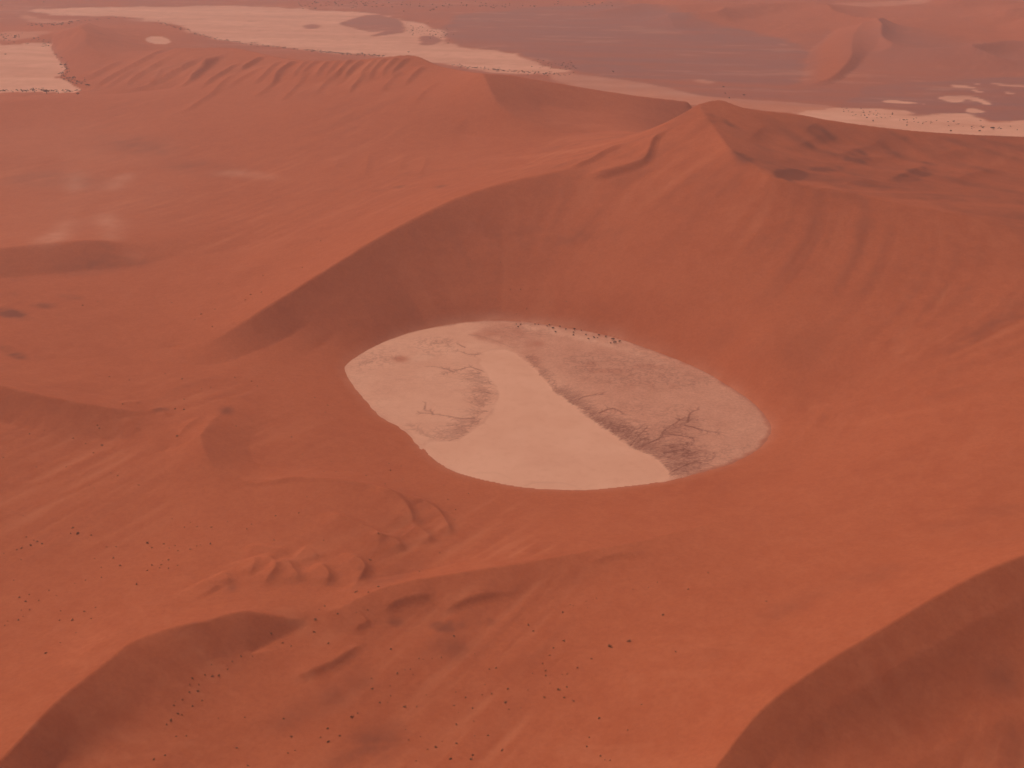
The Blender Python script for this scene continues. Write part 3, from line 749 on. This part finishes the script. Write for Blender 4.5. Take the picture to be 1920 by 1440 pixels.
# ------------------------------------------------------------------ plants
SH = {}
SH['on the foreground sand flat, left part'] = [(616,1206,6),(732,1218,8),(696,1272,6),(698,1292,9),(713,1317,9),(732,1286,5),(733,1305,5),(727,1317,4),(759,1326,8),(782,1325,6),(800,1303,4),(660,1344,12),(670,1338,7),(636,1380,7),(615,1391,9),(614,1367,7),(760,1368,4),(766,1388,5),(780,1427,6),(789,1381,4),(802,1405,6),(817,1401,9),(829,1390,5),(845,1423,9),(856,1394,9),(856,1358,7),(860,1336,5),(851,1323,6),(855,1298,5),(873,1308,6),(851,1193,11),(786,1235,6),(793,1236,5),(810,1235,4),(827,1233,6),(759,1256,4),(769,1255,5),(774,1265,5),(744,1262,7)]
SH['on the foreground sand flat, right part'] = [(886,1328,9),(890,1380,4),(886,1416,8),(884,1424,10),(890,1226,6),(990,1172,8),(1000,1183,8),(1057,1201,8),(1038,1215,7),(1031,1229,6),(1017,1245,7),(1023,1257,6),(1023,1267,7),(998,1263,5),(1031,1281,4),(1054,1265,4),(1064,1264,6),(1084,1252,7),(1109,1236,7),(1144,1212,13),(1179,1203,12),(930,1253,7),(918,1255,7),(909,1284,4),(952,1292,8),(921,1301,8),(904,1303,5),(949,1317,9),(990,1294,4),(1020,1308,8),(1048,1293,10),(1062,1288,8),(1059,1308,8),(1075,1315,7),(977,1328,4),(954,1330,6),(1123,1347,9),(1070,1369,5),(1105,1383,6),(1101,1400,7),(1125,1418,8),(1134,1425,5),(1144,1426,5),(1177,1369,7),(1203,1321,6),(1266,1222,9),(1243,1153,9),(916,1379,7),(941,1407,8),(889,1352,6)]
SH['on the open slope at the left edge'] = [(136,990,8),(145,1000,11),(133,1000,5),(171,1004,6),(40,1028,8),(32,1031,5),(57,1023,8),(78,1020,6),(70,1016,7),(64,1013,5),(49,1007,5),(7,1038,5),(40,1050,4),(178,1047,5),(212,1046,7),(225,1061,7),(190,1064,4),(217,1025,5),(200,1026,4),(256,1096,8),(190,1083,6),(178,1083,4),(140,1094,5),(160,1088,4),(26,1088,5),(55,1115,4),(36,1121,7),(48,1128,8),(73,1126,5),(92,1107,6),(105,1117,5),(56,1143,6),(40,1144,5),(34,1163,6),(43,1156,4),(14,1165,5),(9,1173,5),(112,1163,7),(136,1163,7),(114,1146,6),(171,1160,5),(180,1139,6),(158,1147,6),(142,1187,5),(113,1205,5),(86,1225,8)]
SH['on the swell above the left foreground crest'] = [(285,1027,6),(277,1018,9),(307,1020,6),(329,1023,6),(317,1028,4),(334,1033,5),(356,1030,6),(369,1024,5),(375,1022,4),(394,1020,6),(346,989,5),(370,988,5),(396,989,5),(316,1050,5),(305,1052,5),(302,1059,6),(300,1065,5),(316,1066,5),(333,1060,5),(285,1060,5),(276,1070,7)]
SH['at the foot of the shaded foreground crest'] = [(452,1231,7),(427,1255,6),(436,1240,6),(411,1267,8),(398,1269,8),(384,1266,7),(361,1272,6),(373,1284,7),(356,1284,6),(354,1298,6),(370,1296,7),(379,1314,6),(361,1324,8),(342,1312,5),(328,1315,5),(326,1323,5),(334,1338,7),(341,1340,7),(321,1351,8),(312,1359,7),(396,1247,6),(509,1188,8),(530,1206,5),(546,1212,6),(473,1231,5),(458,1345,7),(532,1348,8),(546,1381,8),(443,1403,9),(409,1347,4),(309,1417,7),(288,1424,6),(330,1381,6),(349,1380,5),(539,1412,8),(553,1407,5),(601,1383,6),(464,1436,6),(588,1185,8),(615,1207,6),(633,1151,9),(590,1162,10),(609,1137,8),(598,1143,5),(668,1149,4),(689,1144,5)]
SH['around the small star dune left of the pan'] = [(310,701,5),(341,711,6),(278,700,4),(242,713,4),(205,707,5),(395,727,5),(378,729,4),(472,715,5),(483,724,4),(440,708,5),(513,714,4),(590,746,5),(615,760,5),(610,774,5),(547,820,7),(477,850,5),(433,841,4),(567,852,4),(230,758,7),(328,767,6),(345,768,8),(345,749,5),(332,818,10),(443,799,5),(183,798,5),(187,803,5),(55,814,5),(83,807,4),(137,822,6),(175,849,6),(192,835,9),(160,832,5),(7,858,5),(69,876,5),(124,876,4),(135,872,4),(208,887,5),(220,892,5),(168,910,4),(177,915,4),(260,910,5),(43,967,5)]
SH['on the rounded sand hill left below the pan'] = [(517,967,7),(560,962,5),(575,932,6),(472,983,5),(463,992,6),(607,1013,6),(513,1013,5),(357,980,4),(323,973,4),(427,978,4),(397,988,5),(709,1000,6),(694,1050,8),(667,1110,9),(710,1100,9),(691,1111,6),(786,1072,6),(824,1037,5)]
SH['on the bank left of the pan'] = [(621,866,4),(732,882,6),(755,899,5),(729,869,4),(752,874,4),(854,956,5),(853,974,4),(840,937,4),(867,937,4),(878,926,5),(832,910,4),(722,908,5),(686,892,4),(647,882,4),(607,884,4),(630,884,4)]
SH['on the low swell right of the dark streaks'] = [(1437,1128,5),(1290,1105,7),(1232,1092,6),(1328,1074,5),(1216,1102,4),(1187,1105,4),(1118,1122,5),(1112,1124,4),(1099,1128,4),(1101,1140,4),(1069,1134,5),(1075,1136,4),(1055,1148,7)]
SH['on the shaded slope above the pan'] = [(957,543,4),(976,543,4),(1007,543,4),(1033,544,3.5),(929,561,4),(975,566,4),(1030,567,4),(1062,566,5),(987,579,5),(1075,578,4),(1028,485,3.5),(882,487,3.5),(938,492,4),(747,576,4),(655,609,4),(1026,590,4),(968,589,4)]
SH['in the sandy basin left of the long crest'] = [(290,559,4),(410,532,4),(470,553,6),(460,563,5),(377,589,7),(398,613,5),(265,666,4),(183,566,4),(155,573,4),(322,568,4),(490,548,4),(493,517,4),(567,502,3.5),(602,452,5),(365,600,4),(403,580,4)]
TR = {}
TR['along the upper rim of the pale pan'] = [(1036,618,5),(1041,626,5),(1061,620,5),(1077,620,6),(1075,627,5),(1075,632,4),(1099,631,5),(1114,637,6),(1103,639,5),(1123,631,6),(1136,634,6),(1150,639,7),(1152,647,7),(1162,643,6),(1145,647,5),(1030,611,5),(1026,614,4),(1010,611,4),(1003,610,4),(968,611,4),(976,612,5),(972,617,4),(1050,613,4),(1090,622,4),(1120,637,4)]
TR['beside the clay flat at the far left'] = [(10,103,4),(146,178,6),(88,176,11),(25,174,4),(41,170,3),(68,167,3),(73,168,3),(110,176,4),(28,70,6),(91,87,4),(105,103,3),(116,109,3),(123,123,5),(126,131,5),(126,137,5),(120,150,5),(129,153,6),(137,156,5),(144,158,5),(153,158,4),(162,161,6),(167,162,6),(43,173,5),(50,173,6),(62,172,5),(65,174,4),(79,51,4),(97,48,4),(116,48,4),(130,46,5),(82,5,4),(4,11,3)]
TR['on the riverbed behind the highest peak'] = [(1356,164,5),(1360,176,4),(1367,185,5),(1395,180,5)]
TR['on the pale riverbed at the far right'] = [(1788,229,5),(1836,247,5),(1637,228,6),(1862,243,9),(1822,239,4),(1783,247,6),(1625,222,5),(1700,236,4)]
TR['on the far plain near the top middle'] = [(900,13,5),(942,13,4),(766,99,5),(1150,136,6),(980,12,4)]
UN = ['', 'first', 'second', 'third', 'fourth', 'fifth', 'sixth', 'seventh', 'eighth', 'ninth', 'tenth', 'eleventh', 'twelfth', 'thirteenth', 'fourteenth', 'fifteenth', 'sixteenth', 'seventeenth', 'eighteenth', 'nineteenth']
def ordinal(n):
    if n < 20: return UN[n]
    t = {2: 'twent', 3: 'thirt', 4: 'fort', 5: 'fift'}[n // 10]
    return t + 'ieth' if n % 10 == 0 else t + 'y-' + UN[n % 10]
def leaf_material(name, c1, c2):
    m, nt, b = new_mat(name)
    oi = N(nt, 'ShaderNodeObjectInfo')
    pos = N(nt, 'ShaderNodeNewGeometry').outputs['Position']
    c = mix(nt, oi.outputs['Random'], c1, c2)
    c = mix(nt, math_(nt, 'MULTIPLY', noise(nt, pos, 1.2, 2), 0.5), c, tuple(v * 0.6 for v in c1))
    nt.links.new(c, b.inputs['Base Color'])
    return m
SHRUBM = leaf_material('dry_shrub_leaves', (0.370, 0.155, 0.070), (0.260, 0.138, 0.066))
TREEM = leaf_material('thorn_tree_leaves', (0.085, 0.064, 0.040), (0.105, 0.074, 0.045))
BARK, bnt, bb = new_mat('bark'); bb.inputs['Base Color'].default_value = (0.10, 0.060, 0.040, 1)
def blades(n, rx, rz, z0, size, seed, flat=False, stems=0):
    """cloud of small tilted leaf faces filling a low dome, with thin stems from the base"""
    r = random.Random(seed); V, F = [], []
    lob = [(r.uniform(-0.5, 0.5) * rx, r.uniform(-0.5, 0.5) * rx, r.uniform(0.55, 1.0)) for _ in range(4)]
    for _ in range(n):
        lx, ly, ls = r.choice(lob)
        a, e, q = r.uniform(0, 6.283), math.asin(r.uniform(0.0, 1.0)), r.uniform(0.35, 1.0) ** 0.5
        p = (lx + rx * 0.62 * ls * q * math.cos(a) * math.cos(e), ly + rx * 0.62 * ls * q * math.sin(a) * math.cos(e), z0 + rz * ls * q * math.sin(e))
        k = len(V); t1, t2 = r.uniform(0, 6.283), r.uniform(-1.0, 1.0)
        u = (math.cos(t1) * size, math.sin(t1) * size, t2 * size * 0.6); w = (-math.sin(t1) * size * 0.6, math.cos(t1) * size * 0.6, r.uniform(0.3, 1.0) * size)
        V += [tuple(p[i] - u[i] for i in range(3)), tuple(p[i] + w[i] for i in range(3)), tuple(p[i] + u[i] for i in range(3)), tuple(p[i] - 0.6 * w[i] for i in range(3))]
        F.append((k, k + 1, k + 2, k + 3))
    for _ in range(stems):
        a = r.uniform(0, 6.283); k = len(V); d = rx * r.uniform(0.3, 0.7)
        V += [(0.02, 0, -0.15), (-0.02, 0.02, -0.15), (math.cos(a) * d, math.sin(a) * d, z0 + rz * 0.7)]
        F.append((k, k + 1, k + 2))
    return V, F
def mesh_of(name, V, F, mat):
    me = bpy.data.meshes.new(name); me.from_pydata(V, [], F); me.materials.append(mat); return me
shrub_meshes = [mesh_of('shrub', *blades(70, 0.5, 0.42 + 0.05 * k, -0.04, 0.09, 50 + k, stems=8), SHRUBM) for k in range(6)]
crown_meshes = [mesh_of('crown', *blades(110, 0.52, 0.36, 0.34, 0.085, 80 + k), TREEM) for k in range(4)]
def trunk_mesh(seed):
    r = random.Random(seed); V, F = [], []
    def limb(p, q, r0, r1):
        k = len(V)
        for c, rad in ((p, r0), (q, r1)):
            for a in range(5):
                V.append((c[0] + rad * math.cos(a * 1.2566), c[1] + rad * math.sin(a * 1.2566), c[2]))
        for a in range(5):
            F.append((k + a, k + (a + 1) % 5, k + 5 + (a + 1) % 5, k + 5 + a))
    limb((0, 0, -0.08), (0.02, 0.01, 0.26), 0.045, 0.032)
    for a in range(5):
        t = a * 1.2566 + r.uniform(-0.3, 0.3)
        limb((0.02, 0.01, 0.24), (0.3 * math.cos(t), 0.3 * math.sin(t), 0.46 + r.uniform(-0.05, 0.1)), 0.028, 0.010)
    return mesh_of('trunk', V, F, BARK)
trunk_meshes = [trunk_mesh(k) for k in range(3)]
def ground_at(lst):
    a = np.array(lst, float)
    x, y, z = hit(a[:, 0], a[:, 1])
    sl = np.sqrt(x * x + y * y + (CAM_H - z) ** 2)
    return x, y, np.maximum(z, smp(H, x, y)), a[:, 2] * sl / FPX
def pan_z(x, y):
    i = int(round((x - px0) / PS)); j = int(round((y - py0) / PS))
    return PZ[j, i] if 0 <= i < X.shape[1] and 0 <= j < X.shape[0] and inside(np.stack([panx, pany], 1), np.array([x]), np.array([y]))[0] else -9
def unit(lst):
    seen, out = set(), []
    for p in sorted(lst):
        if p not in seen: seen.add(p); out.append(p)
    return out
for zone, lst in SH.items():
    lst = unit(lst)
    x, y, z, w = ground_at(lst)
    for k in range(len(lst)):
        o = bpy.data.objects.new('desert_shrub', random.choice(shrub_meshes))
        o.location = (x[k], y[k], max(z[k], pan_z(x[k], y[k])))
        o.rotation_euler = (0, 0, random.uniform(0, 6.28))
        sc = w[k] * 0.78
        sc *= random.uniform(0.8, 1.15)
        o.scale = (sc * random.uniform(0.9, 1.2), sc * random.uniform(0.8, 1.0), sc * random.uniform(0.75, 1.0))
        scene.collection.objects.link(o)
        o['label'] = f'{ordinal(k + 1)} dark desert shrub from the left {zone}'
        o['category'] = 'shrub'; o['group'] = 'desert shrubs ' + zone
for zone, lst in TR.items():
    lst = unit(lst)
    x, y, z, w = ground_at(lst)
    for k in range(len(lst)):
        o = bpy.data.objects.new('thorn_tree', None)
        o.empty_display_size = 2
        o.location = (x[k], y[k], max(z[k], pan_z(x[k], y[k])))
        o.rotation_euler = (0, 0, random.uniform(0, 6.28))
        sc = w[k] * 1.05
        o.scale = (sc, sc * random.uniform(0.8, 1.0), sc * random.uniform(0.75, 0.95))
        scene.collection.objects.link(o)
        o['label'] = f'{ordinal(k + 1)} dark thorn tree from the left {zone}'
        o['category'] = 'tree'; o['group'] = 'thorn trees ' + zone
        for nm, pool in (('trunk', trunk_meshes), ('crown', crown_meshes)):
            c = bpy.data.objects.new(nm, random.choice(pool)); c.parent = o
            scene.collection.objects.link(c)
# low scrub hugging the river edges: too many and too small to count
V, F = [], []
def scrub(pts, n, spread, smin, smax):
    c = catmull([(a, b, 0) for a, b in pts], 20)
    for _ in range(n):
        k = random.randrange(len(c))
        gx, gy = at(c[k, 0] + random.gauss(0, 4), c[k, 1] + random.gauss(0, spread), 0.0)
        z = float(smp(H, gx, gy))
        s = random.uniform(smin, smax)
        v, f = blades(9, s, s * 0.7, 0, s * 0.3, random.random())
        b0 = len(V)
        V.extend((a + gx, b + gy, e + z) for a, b, e in v); F.extend(tuple(i + b0 for i in q) for q in f)
scrub([(300,44),(400,74),(560,94),(640,102),(720,106)], 260, 1.2, 2, 4.5)
scrub([(850,124),(950,133),(1060,141)], 120, 1.6, 2, 4)
scrub([(0,72),(40,76),(90,84)], 60, 4, 2, 5)
scrub([(60,50),(110,48),(150,42),(250,33)], 70, 1.5, 2, 5)
scrub([(120,118),(126,135),(118,148),(140,158),(165,163)], 60, 2, 2, 5)
scrub([(0,176),(60,174),(100,176),(150,177)], 70, 1.2, 2, 5)
scrub([(1000,118),(1050,122),(1080,128)], 40, 4, 2, 4)
scrub([(1580,212),(1650,222),(1750,235),(1900,246)], 70, 4, 1.5, 3.5)
scrub([(560,8),(700,10),(900,14),(1150,8)], 140, 4, 3, 7)
scrub([(760,55),(800,60),(840,65)], 60, 6, 2, 4)
so = bpy.data.objects.new('river_scrub', mesh_of('river_scrub', V, F, TREEM)); scene.collection.objects.link(so)
so['kind'] = 'stuff'; so['label'] = 'low dark scrub dotted along the dry river edges'

# ------------------------------------------------------------------ dusty air
hm = bpy.data.materials.new('dusty_air'); hm.use_nodes = True
hn = hm.node_tree; hn.nodes.remove(hn.nodes['Principled BSDF'])
pv = hn.nodes.new('ShaderNodeVolumePrincipled')
pv.inputs['Color'].default_value = (0.97, 0.74, 0.70, 1)
pv.inputs['Density'].default_value = 0.000094
pv.inputs['Anisotropy'].default_value = 0.2
hn.links.new(pv.outputs[0], hn.nodes['Material Output'].inputs['Volume'])
me = bpy.data.meshes.new('haze')
B = [(x, y, z) for x in (-34000, 34000) for y in (-2000, 34000) for z in (-40, 530)]
me.from_pydata(B, [], [(0,1,3,2),(4,6,7,5),(0,4,5,1),(2,3,7,6),(0,2,6,4),(1,5,7,3)])
me.materials.append(hm)
hz = bpy.data.objects.new('haze', me); scene.collection.objects.link(hz); hz['kind'] = 'stuff'
